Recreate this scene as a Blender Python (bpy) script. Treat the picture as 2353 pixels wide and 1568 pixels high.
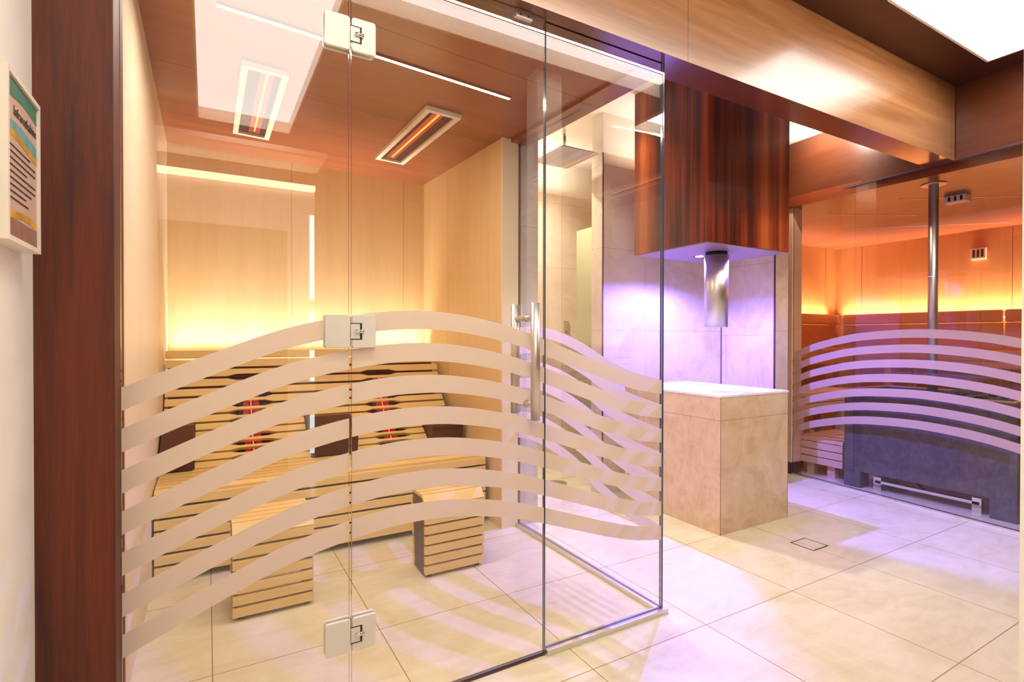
import bpy, bmesh, math, random
from mathutils import Vector, Matrix

for o in list(bpy.data.objects):
    bpy.data.objects.remove(o, do_unlink=True)
SC = bpy.context.scene
COL = SC.collection
rnd = random.Random(7)

# ------------------------------------------------------------------ camera, world, exposure
F_PX = 1217.1
cam_data = bpy.data.cameras.new('camera')
cam_data.sensor_fit = 'HORIZONTAL'
cam_data.sensor_width = 36.0
cam_data.lens = F_PX / 2353.0 * 36.0
cam_data.clip_start = 0.02
cam = bpy.data.objects.new('camera', cam_data)
COL.objects.link(cam)
YAW, PIT, ROL = math.radians(-29.923), math.radians(-0.433), math.radians(0.078)
cam.matrix_world = Matrix.Translation((0, 0, 1.15)) @ Matrix.Rotation(YAW, 4, 'Z') @ Matrix.Rotation(math.pi / 2 + PIT, 4, 'X') @ Matrix.Rotation(ROL, 4, 'Z')
SC.camera = cam

world = bpy.data.worlds.new('world')
SC.world = world
world.use_nodes = True
bg = world.node_tree.nodes['Background']
bg.inputs[0].default_value = (1.0, 0.9, 0.78, 1)
bg.inputs[1].default_value = 0.25

vs = SC.view_settings
vs.view_transform = 'Standard'
vs.look = 'None'
vs.exposure = 0.0
vs.gamma = 1.0
vs.use_curve_mapping = False

def area_lamp(name, loc, size, energy, color, direction=(0, 0, -1), spread=None):
    l = bpy.data.lights.new(name, 'AREA')
    l.shape = 'RECTANGLE'
    l.size, l.size_y = size
    l.energy = energy
    l.color = color
    if spread: l.spread = math.radians(spread)
    o = bpy.data.objects.new(name, l)
    COL.objects.link(o)
    o.location = loc
    d = Vector(direction).normalized()
    if abs(d.z) > 0.9:
        o.rotation_euler = (0, 0, 0) if d.z < 0 else (math.pi, 0, 0)
    else:
        o.rotation_euler = d.to_track_quat('-Z', 'Y').to_euler()
    return o

def spot_lamp(name, loc, energy, color, angle=90, blend=0.5, direction=(0, 0, -1), radius=0.02):
    l = bpy.data.lights.new(name, 'SPOT')
    l.energy = energy
    l.color = color
    l.spot_size = math.radians(angle)
    l.spot_blend = blend
    l.shadow_soft_size = radius
    o = bpy.data.objects.new(name, l)
    COL.objects.link(o)
    o.location = loc
    o.rotation_euler = Vector(direction).to_track_quat('-Z', 'Y').to_euler()
    return o

WARM = (1.0, 0.62, 0.28)
SOFT = (1.0, 0.90, 0.76)
VIOLET = (0.15, 0.13, 1.0)
PANEL_L = 7.5            # luminance of the lit ceiling coffers
# cove strip behind the cabin backrest, washing the back wall upwards
area_lamp('cove_lamp_cabin', (0.65, 4.03, 0.99), (1.72, 0.03), 13, (1.0, 0.94, 0.84), (0, 0, 1), 80)
# cabin ceiling strip light
area_lamp('strip_lamp_cabin', (0.67, 2.29, 2.345), (1.25, 0.02), 22, SOFT)
# sauna cove strips
area_lamp('cove_lamp_sauna_back', (6.70, 1.9, 1.37), (0.03, 3.4), 56, (1.0, 0.90, 0.74), (0, 0, 1), 100)
area_lamp('cove_lamp_sauna_left', (5.4, 3.64, 1.37), (2.3, 0.03), 34, (1.0, 0.90, 0.74), (0, 0, 1), 100)
spot_lamp('sauna_lamp', (5.3, 1.9, 2.2), 14, (1.0, 0.72, 0.48), 150, 0.8)
# violet spots under the hanging box
spot_lamp('violet_spot', (2.88, 2.47, 1.685), 250, VIOLET, 158, 0.35, radius=0.012)
spot_lamp('violet_spot_rear', (3.02, 2.22, 1.685), 40, VIOLET, 150, 0.5, radius=0.012)
# shower and ice niche downlights; the uplights among them are added fill
spot_lamp('shower_spot', (2.25, 3.65, 2.77), 150, SOFT, 140, 0.8)
area_lamp('niche_fill_uplight', (3.1, 2.80, 2.40), (1.1, 0.08), 6, SOFT, (0, 0, 1))  # added fill brightening the niche ceiling, has no fixture
area_lamp('shower_fill_uplight', (2.45, 3.90, 2.50), (1.0, 0.08), 5, SOFT, (0, 0, 1))  # added uplight for the upper shower walls, no real source
spot_lamp('niche_spot', (2.25, 2.62, 2.77), 30, SOFT, 90, 0.6)
spot_lamp('header_spot', (3.86, 2.32, 2.76), 34, SOFT, 110, 0.9, (1, 0.05, -0.55))
area_lamp('header_fill_uplight', (4.12, 2.2, 2.60), (0.04, 0.8), 5, SOFT, (0, 0, 1))  # bodiless fill added to lift the ceiling beside the sauna header
# wall washer in the lobby ceiling, grazing the beam
area_lamp('beam_washer', (2.0, 0.93, 2.72), (3.4, 0.05), 9, SOFT, (0, 1, -0.38), 110)
# added fill to brighten the left lobby wall, no fixture there
spot_lamp('lobby_fill_spot', (0.5, 0.9, 2.74), 22, SOFT, 140, 0.8)

# ------------------------------------------------------------------ helpers
def lin(c):
    c = c / 255.0
    return c / 12.92 if c <= 0.04045 else ((c + 0.055) / 1.055) ** 2.4

def rgb(r, g, b):
    return (lin(r), lin(g), lin(b), 1.0)

def new_mat(name):
    m = bpy.data.materials.new(name)
    m.use_nodes = True
    nt = m.node_tree
    b = nt.nodes['Principled BSDF']
    return m, nt, b

def nd(nt, t, **kw):
    n = nt.nodes.new(t)
    for k, v in kw.items():
        setattr(n, k, v)
    return n

def coords(nt, scale=(1, 1, 1), loc=(0, 0, 0)):
    # world-position coordinates, so neighbouring parts share one grain
    g = nd(nt, 'ShaderNodeNewGeometry')
    mp = nd(nt, 'ShaderNodeMapping')
    mp.inputs['Location'].default_value = loc
    mp.inputs['Scale'].default_value = scale
    nt.links.new(g.outputs['Position'], mp.inputs['Vector'])
    return mp.outputs[0], g

def ramp(nt, fac, stops):
    r = nd(nt, 'ShaderNodeValToRGB')
    e = r.color_ramp.elements
    while len(e) < len(stops):
        e.new(0.5)
    for i, (p, c) in enumerate(stops):
        e[i].position = p
        e[i].color = c
    nt.links.new(fac, r.inputs[0])
    return r.outputs[0]

def noise(nt, vec, scale, detail=4, rough=0.5, dist=0.0):
    n = nd(nt, 'ShaderNodeTexNoise')
    n.inputs['Scale'].default_value = scale
    n.inputs['Detail'].default_value = detail
    n.inputs['Roughness'].default_value = rough
    n.inputs['Distortion'].default_value = dist
    nt.links.new(vec, n.inputs['Vector'])
    return n.outputs['Fac']

def mathn(nt, op, a, b=None):
    n = nd(nt, 'ShaderNodeMath', operation=op)
    for i, v in enumerate((a, b)):
        if v is None: continue
        if isinstance(v, (int, float)): n.inputs[i].default_value = v
        else: nt.links.new(v, n.inputs[i])
    return n.outputs[0]

def mixc(nt, fac, a, b, mode='MIX'):
    n = nd(nt, 'ShaderNodeMix', data_type='RGBA', blend_type=mode)
    for idx, v in ((0, fac), (6, a), (7, b)):
        if isinstance(v, (int, float)): n.inputs[idx].default_value = v
        elif isinstance(v, tuple): n.inputs[idx].default_value = v
        else: nt.links.new(v, n.inputs[idx])
    return n.outputs[2]

def seam_mask(nt, g, axis, period, offset, width):
    sep = nd(nt, 'ShaderNodeSeparateXYZ')
    nt.links.new(g.outputs['Position'], sep.inputs[0])
    v = mathn(nt, 'ADD', sep.outputs[axis], -offset + width / 2 + period * 50)
    v = mathn(nt, 'MODULO', v, period)
    return mathn(nt, 'LESS_THAN', v, width)

def wood(name, dark, light, grain='Z', rough=0.35, fine=1.0, seams=(), contrast=0.5, coat=0.0, seam_dark=0.35):
    m, nt, b = new_mat(name)
    sc = {'X': (0.5, 9, 9), 'Y': (9, 0.5, 9), 'Z': (9, 9, 0.5)}[grain]
    vec, g = coords(nt, tuple(s * fine for s in sc))
    n1 = noise(nt, vec, 1.0, 6, 0.6, 0.6)
    vec2, _ = coords(nt, tuple(s * fine * 5 for s in sc))
    n2 = noise(nt, vec2, 1.6, 3, 0.6, 0.2)
    f = mathn(nt, 'ADD', mathn(nt, 'MULTIPLY', n1, 0.72), mathn(nt, 'MULTIPLY', n2, 0.28))
    c = ramp(nt, f, [(0.5 - 0.28 * (1 - contrast) - 0.06, dark), (0.5 + 0.28 * (1 - contrast) + 0.06, light)])
    for axis, period, offset, width in seams:
        mk = seam_mask(nt, g, axis, period, offset, width)
        c = mixc(nt, mk, c, tuple(x * seam_dark for x in dark[:3]) + (1,))
    nt.links.new(c, b.inputs['Base Color'])
    b.inputs['Roughness'].default_value = rough
    b.inputs['Coat Weight'].default_value = coat
    b.inputs['Coat Roughness'].default_value = 0.16
    bump = nd(nt, 'ShaderNodeBump')
    bump.inputs['Strength'].default_value = 0.06
    bump.inputs['Distance'].default_value = 0.002
    nt.links.new(n2, bump.inputs['Height'])
    nt.links.new(bump.outputs[0], b.inputs['Normal'])
    return m

def stone(name, c1, c2, c3, seams=(), rough=0.35, scale=1.0, joint=(0.30, 0.24, 0.17, 1)):
    m, nt, b = new_mat(name)
    vec, g = coords(nt, (1.0 * scale, 1.0 * scale, 1.0 * scale))
    n1 = noise(nt, vec, 2.2, 8, 0.62, 1.3)
    vec2, _ = coords(nt, (2.2 * scale, 6 * scale, 3 * scale))
    n2 = noise(nt, vec2, 1.4, 5, 0.6, 1.8)
    f = mathn(nt, 'ADD', mathn(nt, 'MULTIPLY', n1, 0.6), mathn(nt, 'MULTIPLY', n2, 0.4))
    c = ramp(nt, f, [(0.34, c1), (0.5, c2), (0.66, c3)])
    for axis, period, offset, width in seams:
        mk = seam_mask(nt, g, axis, period, offset, width)
        c = mixc(nt, mk, c, joint)
    nt.links.new(c, b.inputs['Base Color'])
    b.inputs['Roughness'].default_value = rough
    return m

def plain(name, col, rough=0.5, metal=0.0, coat=0.0, var=0.04, vscale=6.0):
    m, nt, b = new_mat(name)
    vec, g = coords(nt)
    n = noise(nt, vec, vscale, 3)
    lo = tuple(max(0, x * (1 - var)) for x in col[:3]) + (1,)
    hi = tuple(min(1, x * (1 + var)) for x in col[:3]) + (1,)
    nt.links.new(ramp(nt, n, [(0.3, lo), (0.7, hi)]), b.inputs['Base Color'])
    b.inputs['Roughness'].default_value = rough
    b.inputs['Metallic'].default_value = metal
    b.inputs['Coat Weight'].default_value = coat
    return m

def emit(name, col, strength):
    m, nt, b = new_mat(name)
    b.inputs['Base Color'].default_value = (0.02, 0.02, 0.02, 1)
    b.inputs['Emission Color'].default_value = col
    b.inputs['Emission Strength'].default_value = strength
    return m

def glass(name, tint=(1, 1, 1, 1), ior=1.5, refl_tint=(1, 1, 1, 1)):
    m = bpy.data.materials.new(name)
    m.use_nodes = True
    nt = m.node_tree
    nt.nodes.clear()
    out = nd(nt, 'ShaderNodeOutputMaterial')
    tr = nd(nt, 'ShaderNodeBsdfTransparent'); tr.inputs[0].default_value = tint
    gl = nd(nt, 'ShaderNodeBsdfGlossy'); gl.inputs['Roughness'].default_value = 0.0
    gl.inputs[0].default_value = refl_tint
    fr = nd(nt, 'ShaderNodeFresnel'); fr.inputs[0].default_value = ior
    # fresnel of a back face must read as the same pane, not as an exit from solid glass
    geo = nd(nt, 'ShaderNodeNewGeometry')
    inv = mathn(nt, 'SUBTRACT', 1.0, geo.outputs['Backfacing'])
    mx = nd(nt, 'ShaderNodeMixShader')
    nt.links.new(mathn(nt, 'MULTIPLY', fr.outputs[0], inv), mx.inputs[0])
    nt.links.new(tr.outputs[0], mx.inputs[1])
    nt.links.new(gl.outputs[0], mx.inputs[2])
    nt.links.new(mx.outputs[0], out.inputs[0])
    return m

def frosted(name, col, transl=0.55):
    m = bpy.data.materials.new(name)
    m.use_nodes = True
    nt = m.node_tree
    nt.nodes.clear()
    out = nd(nt, 'ShaderNodeOutputMaterial')
    d = nd(nt, 'ShaderNodeBsdfDiffuse'); d.inputs[0].default_value = col
    t = nd(nt, 'ShaderNodeBsdfTranslucent'); t.inputs[0].default_value = col
    mx = nd(nt, 'ShaderNodeMixShader'); mx.inputs[0].default_value = transl
    nt.links.new(d.outputs[0], mx.inputs[1]); nt.links.new(t.outputs[0], mx.inputs[2])
    tr = nd(nt, 'ShaderNodeBsdfTransparent')
    m2 = nd(nt, 'ShaderNodeMixShader'); m2.inputs[0].default_value = 0.06
    nt.links.new(mx.outputs[0], m2.inputs[1]); nt.links.new(tr.outputs[0], m2.inputs[2])
    nt.links.new(m2.outputs[0], out.inputs[0])
    return m

M = {}
M['floor'] = stone('beige_stone_floor', rgb(214, 200, 162), rgb(226, 214, 182), rgb(234, 224, 198),
                   seams=((0, 0.571, 1.155, 0.004), (1, 0.615, 1.440, 0.004)), rough=0.24, joint=rgb(170, 140, 105))
M['tile_x'] = stone('beige_stone_wall', rgb(205, 182, 152), rgb(222, 202, 176), rgb(232, 216, 192),
                    seams=((2, 0.6, 0.6, 0.003), (0, 1.2, 2.9, 0.003)), rough=0.3, joint=rgb(180, 158, 130))
M['tile_y'] = stone('beige_stone_side', rgb(205, 182, 152), rgb(222, 202, 176), rgb(232, 216, 192),
                    seams=((2, 0.565, 0.6, 0.003), (1, 1.2, 2.95, 0.003)), rough=0.3, joint=rgb(180, 158, 130))
M['tile_grey'] = stone('grey_stone_pilaster', rgb(176, 166, 150), rgb(200, 190, 174), rgb(214, 204, 190),
                       seams=((2, 0.62, 0.585, 0.003),), rough=0.3, joint=rgb(140, 126, 108))
M['ped'] = stone('beige_stone_plinth', rgb(202, 166, 122), rgb(222, 192, 152), rgb(232, 208, 174),
                 seams=((2, 2.0, 0.665, 0.003),), rough=0.3, scale=1.6, joint=rgb(170, 135, 100))
M['maple_z'] = wood('maple_panel', rgb(222, 186, 132), rgb(236, 206, 156), 'Z', 0.45, fine=1.2,
                    seams=((0, 0.83, 0.53, 0.004),), contrast=0.1, seam_dark=0.6)
M['maple_zy'] = wood('maple_panel_side', rgb(222, 186, 132), rgb(236, 206, 156), 'Z', 0.45, fine=1.2,
                     seams=((1, 0.83, 3.60, 0.004),), contrast=0.1, seam_dark=0.6)
M['cream'] = wood('pale_cream_panel', rgb(232, 212, 178), rgb(242, 224, 194), 'Z', 0.45, fine=0.9, contrast=0.1)
M['cabin_ceil'] = wood('cabin_ceiling_wood', rgb(126, 66, 40), rgb(164, 96, 62), 'X', 0.34, fine=1.0, coat=0.5,
                       seams=((1, 0.83, 2.91, 0.005),), contrast=0.2)
M['walnut_x'] = wood('walnut_beam', rgb(116, 70, 38), rgb(168, 116, 72), 'X', 0.3, fine=0.9,
                     seams=((0, 2.4, 1.72, 0.003),), contrast=0.5, coat=0.3)
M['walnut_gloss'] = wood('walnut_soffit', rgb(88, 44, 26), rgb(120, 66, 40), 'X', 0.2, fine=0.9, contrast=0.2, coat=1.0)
M['walnut_dark'] = wood('walnut_ceiling', rgb(52, 22, 14), rgb(84, 42, 26), 'X', 0.35, fine=0.9, contrast=0.1, coat=0.2)
M['walnut_y'] = wood('walnut_header', rgb(72, 32, 16), rgb(114, 60, 33), 'Y', 0.3, fine=0.9, contrast=0.1, coat=0.3)
M['walnut_z'] = wood('walnut_post', rgb(44, 14, 5), rgb(122, 48, 18), 'Z', 0.6, fine=2.2, contrast=0.4)
M['slat'] = wood('light_slat_wood', rgb(226, 186, 112), rgb(242, 210, 142), 'X', 0.5, fine=1.2, contrast=0.1)
M['burgundy'] = wood('dark_red_panel', rgb(64, 30, 30), rgb(92, 48, 44), 'Z', 0.4, fine=1.0, contrast=0.2)
M['sauna_wall'] = wood('sauna_wall_wood', rgb(170, 100, 50), rgb(192, 124, 68), 'Z', 0.4, fine=0.9,
                       seams=((1, 0.68, 1.35, 0.006), (0, 0.62, 5.9, 0.006)), contrast=0.1)
M['sauna_ceil'] = wood('sauna_ceiling_wood', rgb(108, 44, 19), rgb(150, 70, 33), 'Y', 0.34, fine=0.8,
                       seams=((0, 0.95, 5.0, 0.006),), contrast=0.2, coat=0.2)
M['sauna_bench'] = wood('sauna_bench_wood', rgb(196, 124, 74), rgb(222, 154, 100), 'Y', 0.45, contrast=0.2)
M['sauna_light'] = wood('sauna_light_wood', rgb(220, 176, 140), rgb(236, 200, 166), 'X', 0.5, contrast=0.2)
M['plaster'] = plain('white_plaster', rgb(240, 230, 214), 0.7)
M['ceil_white'] = plain('white_ceiling_paint', rgb(240, 228, 212), 0.7)
M['lobby_wall'] = plain('lobby_white_wall', rgb(247, 241, 229), 0.7)
M['chrome'] = plain('polished_steel', (0.8, 0.78, 0.75, 1), 0.12, 1.0)
M['brushed'] = plain('brushed_steel', (0.68, 0.62, 0.55, 1), 0.38, 1.0)
M['cream_metal'] = plain('cream_coated_metal', rgb(228, 220, 206), 0.4, 0.0, 0.15)
M['alu'] = plain('aluminium_rail', (0.75, 0.7, 0.64, 1), 0.35, 0.9)
M['white_frame'] = plain('white_lacquer', rgb(240, 228, 208), 0.4)
M['dark'] = plain('near_black', (0.012, 0.01, 0.01, 1), 0.6)
M['dark_trim'] = plain('dark_trim', rgb(84, 54, 56), 0.5)
M['heater_stone'] = stone('dark_grey_soapstone', rgb(66, 60, 62), rgb(84, 76, 76), rgb(104, 94, 92), rough=0.55, scale=4)
M['rock'] = plain('sauna_rock', (0.05, 0.05, 0.055, 1), 0.8, var=0.5, vscale=20)
M['light_panel'] = emit('lit_ceiling_panel', (1.0, 0.96, 0.89, 1), PANEL_L)
M['light_panel_bright'] = emit('bright_ceiling_panel', (1.0, 0.96, 0.90, 1), 9.5)
M['strip'] = emit('led_strip_glow', (1.0, 0.85, 0.6, 1), 18.0)
M['cove'] = emit('cove_strip_glow', (1.0, 0.86, 0.55, 1), 10.0)
M['tube'] = emit('orange_heating_tube', (1.0, 0.25, 0.04, 1), 3.2)
M['tube_glow'] = emit('dim_heating_glow', (1.0, 0.10, 0.03, 1), 0.55)  # emission in place of tube light reflected off the heater plate
M['red_tube'] = emit('red_heating_tube', (1.0, 0.04, 0.02, 1), 7.0)
M['red_glow'] = emit('dim_red_glow', (0.9, 0.01, 0.006, 1), 0.4)  # emission in place of red tube light caught inside the emitter
M['spot_glow'] = emit('violet_spot_lens', (0.7, 0.6, 1.0, 1), 14.0)
M['daylight'] = emit('daylight_outside', (0.8, 0.97, 1.0, 1), 8.0)
M['top_white'] = plain('white_mineral_top', rgb(240, 238, 236), 0.25)
M['plinth_trim'] = plain('beige_trim', rgb(158, 118, 88), 0.5)
M['glass'] = glass('clear_glass', (0.985, 0.99, 0.985, 1), 1.85)
M['glass_sauna'] = glass('sauna_glass', (0.97, 0.97, 0.97, 1), 1.62)
M['edge'] = plain('glass_edge', (0.06, 0.09, 0.14, 1), 0.12, 0.0, 1.0)
M['screen'] = plain('satin_green_glass', rgb(158, 158, 122), 0.2, 0.0, 0.5)
M['band'] = frosted('frosted_film', rgb(244, 234, 220), 0.58)
M['band_s'] = frosted('frosted_film_sauna', rgb(226, 200, 176), 0.45)

# macassar striped veneer for the hanging box: stripes run down both faces
def striped(name):
    m, nt, b = new_mat(name)
    g = nd(nt, 'ShaderNodeNewGeometry')
    sep = nd(nt, 'ShaderNodeSeparateXYZ')
    nt.links.new(g.outputs['Position'], sep.inputs[0])
    s = mathn(nt, 'ADD', sep.outputs[0], mathn(nt, 'MULTIPLY', sep.outputs[1], 1.0))
    cmb = nd(nt, 'ShaderNodeCombineXYZ')
    nt.links.new(s, cmb.inputs[0])
    nt.links.new(mathn(nt, 'MULTIPLY', sep.outputs[2], 0.035), cmb.inputs[1])
    n1 = noise(nt, cmb.outputs[0], 7.0, 2, 0.5, 0.0)
    n2 = noise(nt, cmb.outputs[0], 45.0, 3, 0.6, 0.0)
    f = mathn(nt, 'ADD', mathn(nt, 'MULTIPLY', n1, 0.8), mathn(nt, 'MULTIPLY', n2, 0.2))
    c = ramp(nt, f, [(0.40, rgb(26, 6, 3)), (0.48, rgb(78, 20, 7)), (0.56, rgb(138, 48, 16)), (0.66, rgb(182, 90, 38))])
    nt.links.new(c, b.inputs['Base Color'])
    b.inputs['Roughness'].default_value = 0.3
    b.inputs['Coat Weight'].default_value = 0.25
    return m
M['striped'] = striped('striped_dark_veneer')

# ------------------------------------------------------------------ mesh builder
class MB:
    def __init__(self):
        self.bm = bmesh.new()
    def box(self, x0, x1, y0, y1, z0, z1, mi=0, bev=0.0):
        bm = self.bm
        vs_ = [bm.verts.new(p) for p in ((x0,y0,z0),(x1,y0,z0),(x1,y1,z0),(x0,y1,z0),(x0,y0,z1),(x1,y0,z1),(x1,y1,z1),(x0,y1,z1))]
        fs = [bm.faces.new([vs_[i] for i in q]) for q in ((0,3,2,1),(4,5,6,7),(0,1,5,4),(1,2,6,5),(2,3,7,6),(3,0,4,7))]
        for f in fs: f.material_index = mi
        if bev > 0:
            es = list({e for f in fs for e in f.edges})
            bmesh.ops.bevel(bm, geom=es, offset=bev, segments=2, affect='EDGES', profile=0.6)
        return self
    def prism(self, pts, axis, a0, a1, mi=0, bev=0.0):
        """pts = polygon in the two other axes (in xyz order), extruded along axis from a0 to a1"""
        bm = self.bm
        def mk(p, a):
            l = list(p)
            l.insert(axis, a)
            return bm.verts.new(l)
        r0 = [mk(p, a0) for p in pts]
        r1 = [mk(p, a1) for p in pts]
        n = len(pts)
        fs = [bm.faces.new(r0), bm.faces.new(list(reversed(r1)))]
        for i in range(n):
            j = (i + 1) % n
            fs.append(bm.faces.new((r0[j], r0[i], r1[i], r1[j])))
        for f in fs: f.material_index = mi
        if bev > 0:
            es = list({e for f in fs for e in f.edges})
            bmesh.ops.bevel(bm, geom=es, offset=bev, segments=2, affect='EDGES', profile=0.6)
        return self
    def tube(self, p0, p1, r, seg=20, r1=None, mi=0, caps=True):
        bm = self.bm
        p0, p1 = Vector(p0), Vector(p1)
        r1 = r if r1 is None else r1
        d = (p1 - p0).normalized()
        u = d.orthogonal().normalized(); v = d.cross(u)
        A, B = [], []
        for i in range(seg):
            a = 2 * math.pi * i / seg
            w = u * math.cos(a) + v * math.sin(a)
            A.append(bm.verts.new(p0 + w * r)); B.append(bm.verts.new(p1 + w * r1))
        for i in range(seg):
            j = (i + 1) % seg
            f = bm.faces.new((A[i], A[j], B[j], B[i])); f.smooth = True; f.material_index = mi
        if caps:
            bm.faces.new(list(reversed(A))).material_index = mi
            bm.faces.new(B).material_index = mi
        return self
    def quad(self, pts, mi=0):
        f = self.bm.faces.new([self.bm.verts.new(p) for p in pts]); f.material_index = mi
        return self
    def build(self, name, mats, parent=None, recalc=True):
        if recalc:
            bmesh.ops.recalc_face_normals(self.bm, faces=self.bm.faces)
        me = bpy.data.meshes.new(name)
        self.bm.to_mesh(me); self.bm.free()
        if not isinstance(mats, (list, tuple)): mats = [mats]
        for m in mats: me.materials.append(m)
        o = bpy.data.objects.new(name, me)
        COL.objects.link(o)
        if parent is not None:
            off = world_loc(parent)
            o.parent = parent
            for v in me.vertices: v.co -= off
        return o

def world_loc(o):
    v = Vector((0, 0, 0))
    while o is not None:
        v += o.location
        o = o.parent
    return v

def box(name, x0, x1, y0, y1, z0, z1, m, parent=None, bev=0.0):
    return MB().box(x0, x1, y0, y1, z0, z1, 0, bev).build(name, m, parent)

def struct(o):
    o['kind'] = 'structure'
    return o

def tag(o, label, cat, group=None, kind=None):
    o['label'] = label; o['category'] = cat
    if group: o['group'] = group
    if kind: o['kind'] = kind
    return o

def thing(name, loc, label, cat, group=None):
    o = bpy.data.objects.new(name, None)
    o.empty_display_size = 0.1
    COL.objects.link(o)
    o.location = loc
    return tag(o, label, cat, group)

def copy_tree(o, dx, label=None):
    def rec(s, parent):
        c = s.copy(); COL.objects.link(c); c.parent = parent
        for ch in list(s.children): rec(ch, c)
        return c
    r = rec(o, None)
    r.location = o.location + Vector(dx)
    if label: r['label'] = label
    return r

def spline(pts, x):
    """smooth Catmull-Rom through sorted (x, y) points"""
    n = len(pts)
    if x <= pts[0][0]:
        (xa, ya), (xb, yb) = pts[0], pts[1]
        return ya + (x - xa) * (yb - ya) / (xb - xa)
    if x >= pts[-1][0]:
        (xa, ya), (xb, yb) = pts[-2], pts[-1]
        return yb + (x - xb) * (yb - ya) / (xb - xa)
    for i in range(n - 1):
        if pts[i][0] <= x <= pts[i + 1][0]:
            x1, y1 = pts[i]; x2, y2 = pts[i + 1]
            x0, y0 = pts[i - 1] if i > 0 else (2 * x1 - x2, 2 * y1 - y2)
            x3, y3 = pts[i + 2] if i + 2 < n else (2 * x2 - x1, 2 * y2 - y1)
            h = x2 - x1
            m1 = (y2 - y0) / (x2 - x0) * h; m2 = (y3 - y1) / (x3 - x1) * h
            t = (x - x1) / h
            return (2*t**3 - 3*t**2 + 1)*y1 + (t**3 - 2*t**2 + t)*m1 + (-2*t**3 + 3*t**2)*y2 + (t**3 - t**2)*m2

# ------------------------------------------------------------------ THE SETTING
YF = 1.60            # front glass plane
XS = 1.641           # side glass plane
ZB = 2.285           # underside of the beam
ZC = 2.78            # white ceiling over shower and ice niche
ZL = 2.76            # lobby ceiling

fl = box('floor', -2.5, 7.4, -3.2, 4.5, -0.12, 0.0, M['floor']); struct(fl)

# left lobby wall, post and cabin left wall
struct(box('wall_left', -0.60, -0.324, -1.6, 1.5, 0, 2.9, M['lobby_wall']))
struct(MB().box(-0.60, -0.183, 1.5, 1.66, 0, 2.9, bev=0.003).build('trim_1', M['walnut_z']))
struct(box('wall_left_cabin', -0.35, -0.223, 1.66, 4.3, 0, 2.6, M['cream']))
struct(box('wall_left_reveal', -0.223, -0.190, 1.66, 1.70, 0, 2.4, M['cream']))
# cabin back wall and right wall, pale end face with grey stone pilaster
struct(box('wall_back_cabin', -0.35, 1.775, 4.10, 4.3, 0, 2.78, M['maple_z']))
struct(box('wall_right_cabin', 1.53, 1.60, 2.78, 4.10, 0, 2.6, M['maple_zy']))
struct(box('wall_right_end', 1.525, 1.640, 2.766, 2.78, 0, 2.5, M['cream']))
struct(MB().box(1.60, 1.778, 2.78, 4.10, 0, ZC).box(1.642, 1.778, 2.768, 2.78, 0, ZC).build('wall_right_shower', M['tile_grey']))
struct(box('trim_2', 1.636, 1.648, 2.762, 2.772, 0, 2.32, M['dark_trim']))

# cabin ceiling (very slightly warped plane, as measured)
def ceilz(x, y):
    u = (x + .223) / 1.923; v = (y - 1.65) / 2.45
    return (2.42*(1-u) + 2.29*u)*(1-v) + (2.41*(1-u) + 2.385*u)*v
mb = MB(); N = 10
grid = [[mb.bm.verts.new((-.30 + 2.006*i/N, 1.66 + 2.50*j/N, ceilz(-.30 + 2.006*i/N, 1.66 + 2.50*j/N))) for j in range(N+1)] for i in range(N+1)]
gridt = [[mb.bm.verts.new((v.co.x, v.co.y, 2.62)) for v in row] for row in grid]
for i in range(N):
    for j in range(N):
        mb.bm.faces.new((grid[i][j], grid[i][j+1], grid[i+1][j+1], grid[i+1][j]))
        mb.bm.faces.new((gridt[i][j], gridt[i+1][j], gridt[i+1][j+1], gridt[i][j+1]))
for k in range(N):
    mb.bm.faces.new((grid[k][0], grid[k+1][0], gridt[k+1][0], gridt[k][0]))
    mb.bm.faces.new((grid[k+1][N], grid[k][N], gridt[k][N], gridt[k+1][N]))
    mb.bm.faces.new((grid[0][k+1], grid[0][k], gridt[0][k], gridt[0][k+1]))
    mb.bm.faces.new((grid[N][k], grid[N][k+1], gridt[N][k+1], gridt[N][k]))
struct(mb.build('ceiling_cabin', M['cabin_ceil']))

# white ceiling over the shower and the ice niche
struct(box('ceiling', 1.706, 4.30, 1.69, 4.3, ZC, ZC + 0.12, M['ceil_white']))
# long walnut beam over the glass
mb = MB().box(-0.60, 4.16, 1.538, 1.69, ZB, 2.9)
bmesh.ops.recalc_face_normals(mb.bm, faces=mb.bm.faces)
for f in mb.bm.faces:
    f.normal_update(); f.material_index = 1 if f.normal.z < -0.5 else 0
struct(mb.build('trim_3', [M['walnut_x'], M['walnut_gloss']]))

# shower alcove back wall, column / niche back wall, right niche wall
ZT = 2.485
mb = MB().box(1.778, 3.80, 4.10, 4.25, 0, ZT); struct(mb.build('wall_back_shower', M['tile_x']))
struct(box('wall_back_shower_upper', 1.778, 3.80, 4.115, 4.25, ZT, ZC, M['plaster']))
struct(box('wall_niche', 2.485, 3.77, 3.0, 3.13, 0, ZT, M['tile_x']))
struct(box('wall_niche_upper', 2.49, 3.77, 3.005, 3.13, ZT, ZC, M['plaster']))
struct(box('trim_4', 2.480, 2.489, 2.996, 3.004, 0, ZT, M['dark_trim']))
struct(box('wall_niche_right', 3.768, 3.92, 2.515, 3.5, 0, ZC, M['tile_y']))
struct(box('trim_5', 3.762, 3.771, 2.995, 3.002, 0, ZC, M['dark_trim']))
struct(box('trim_6', 3.762, 3.772, 2.509, 2.519, 0, ZC, M['dark_trim']))
struct(box('wall_niche_end', 3.773, 3.93, 2.511, 2.518, 0, ZC, M['tile_x']))

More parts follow.
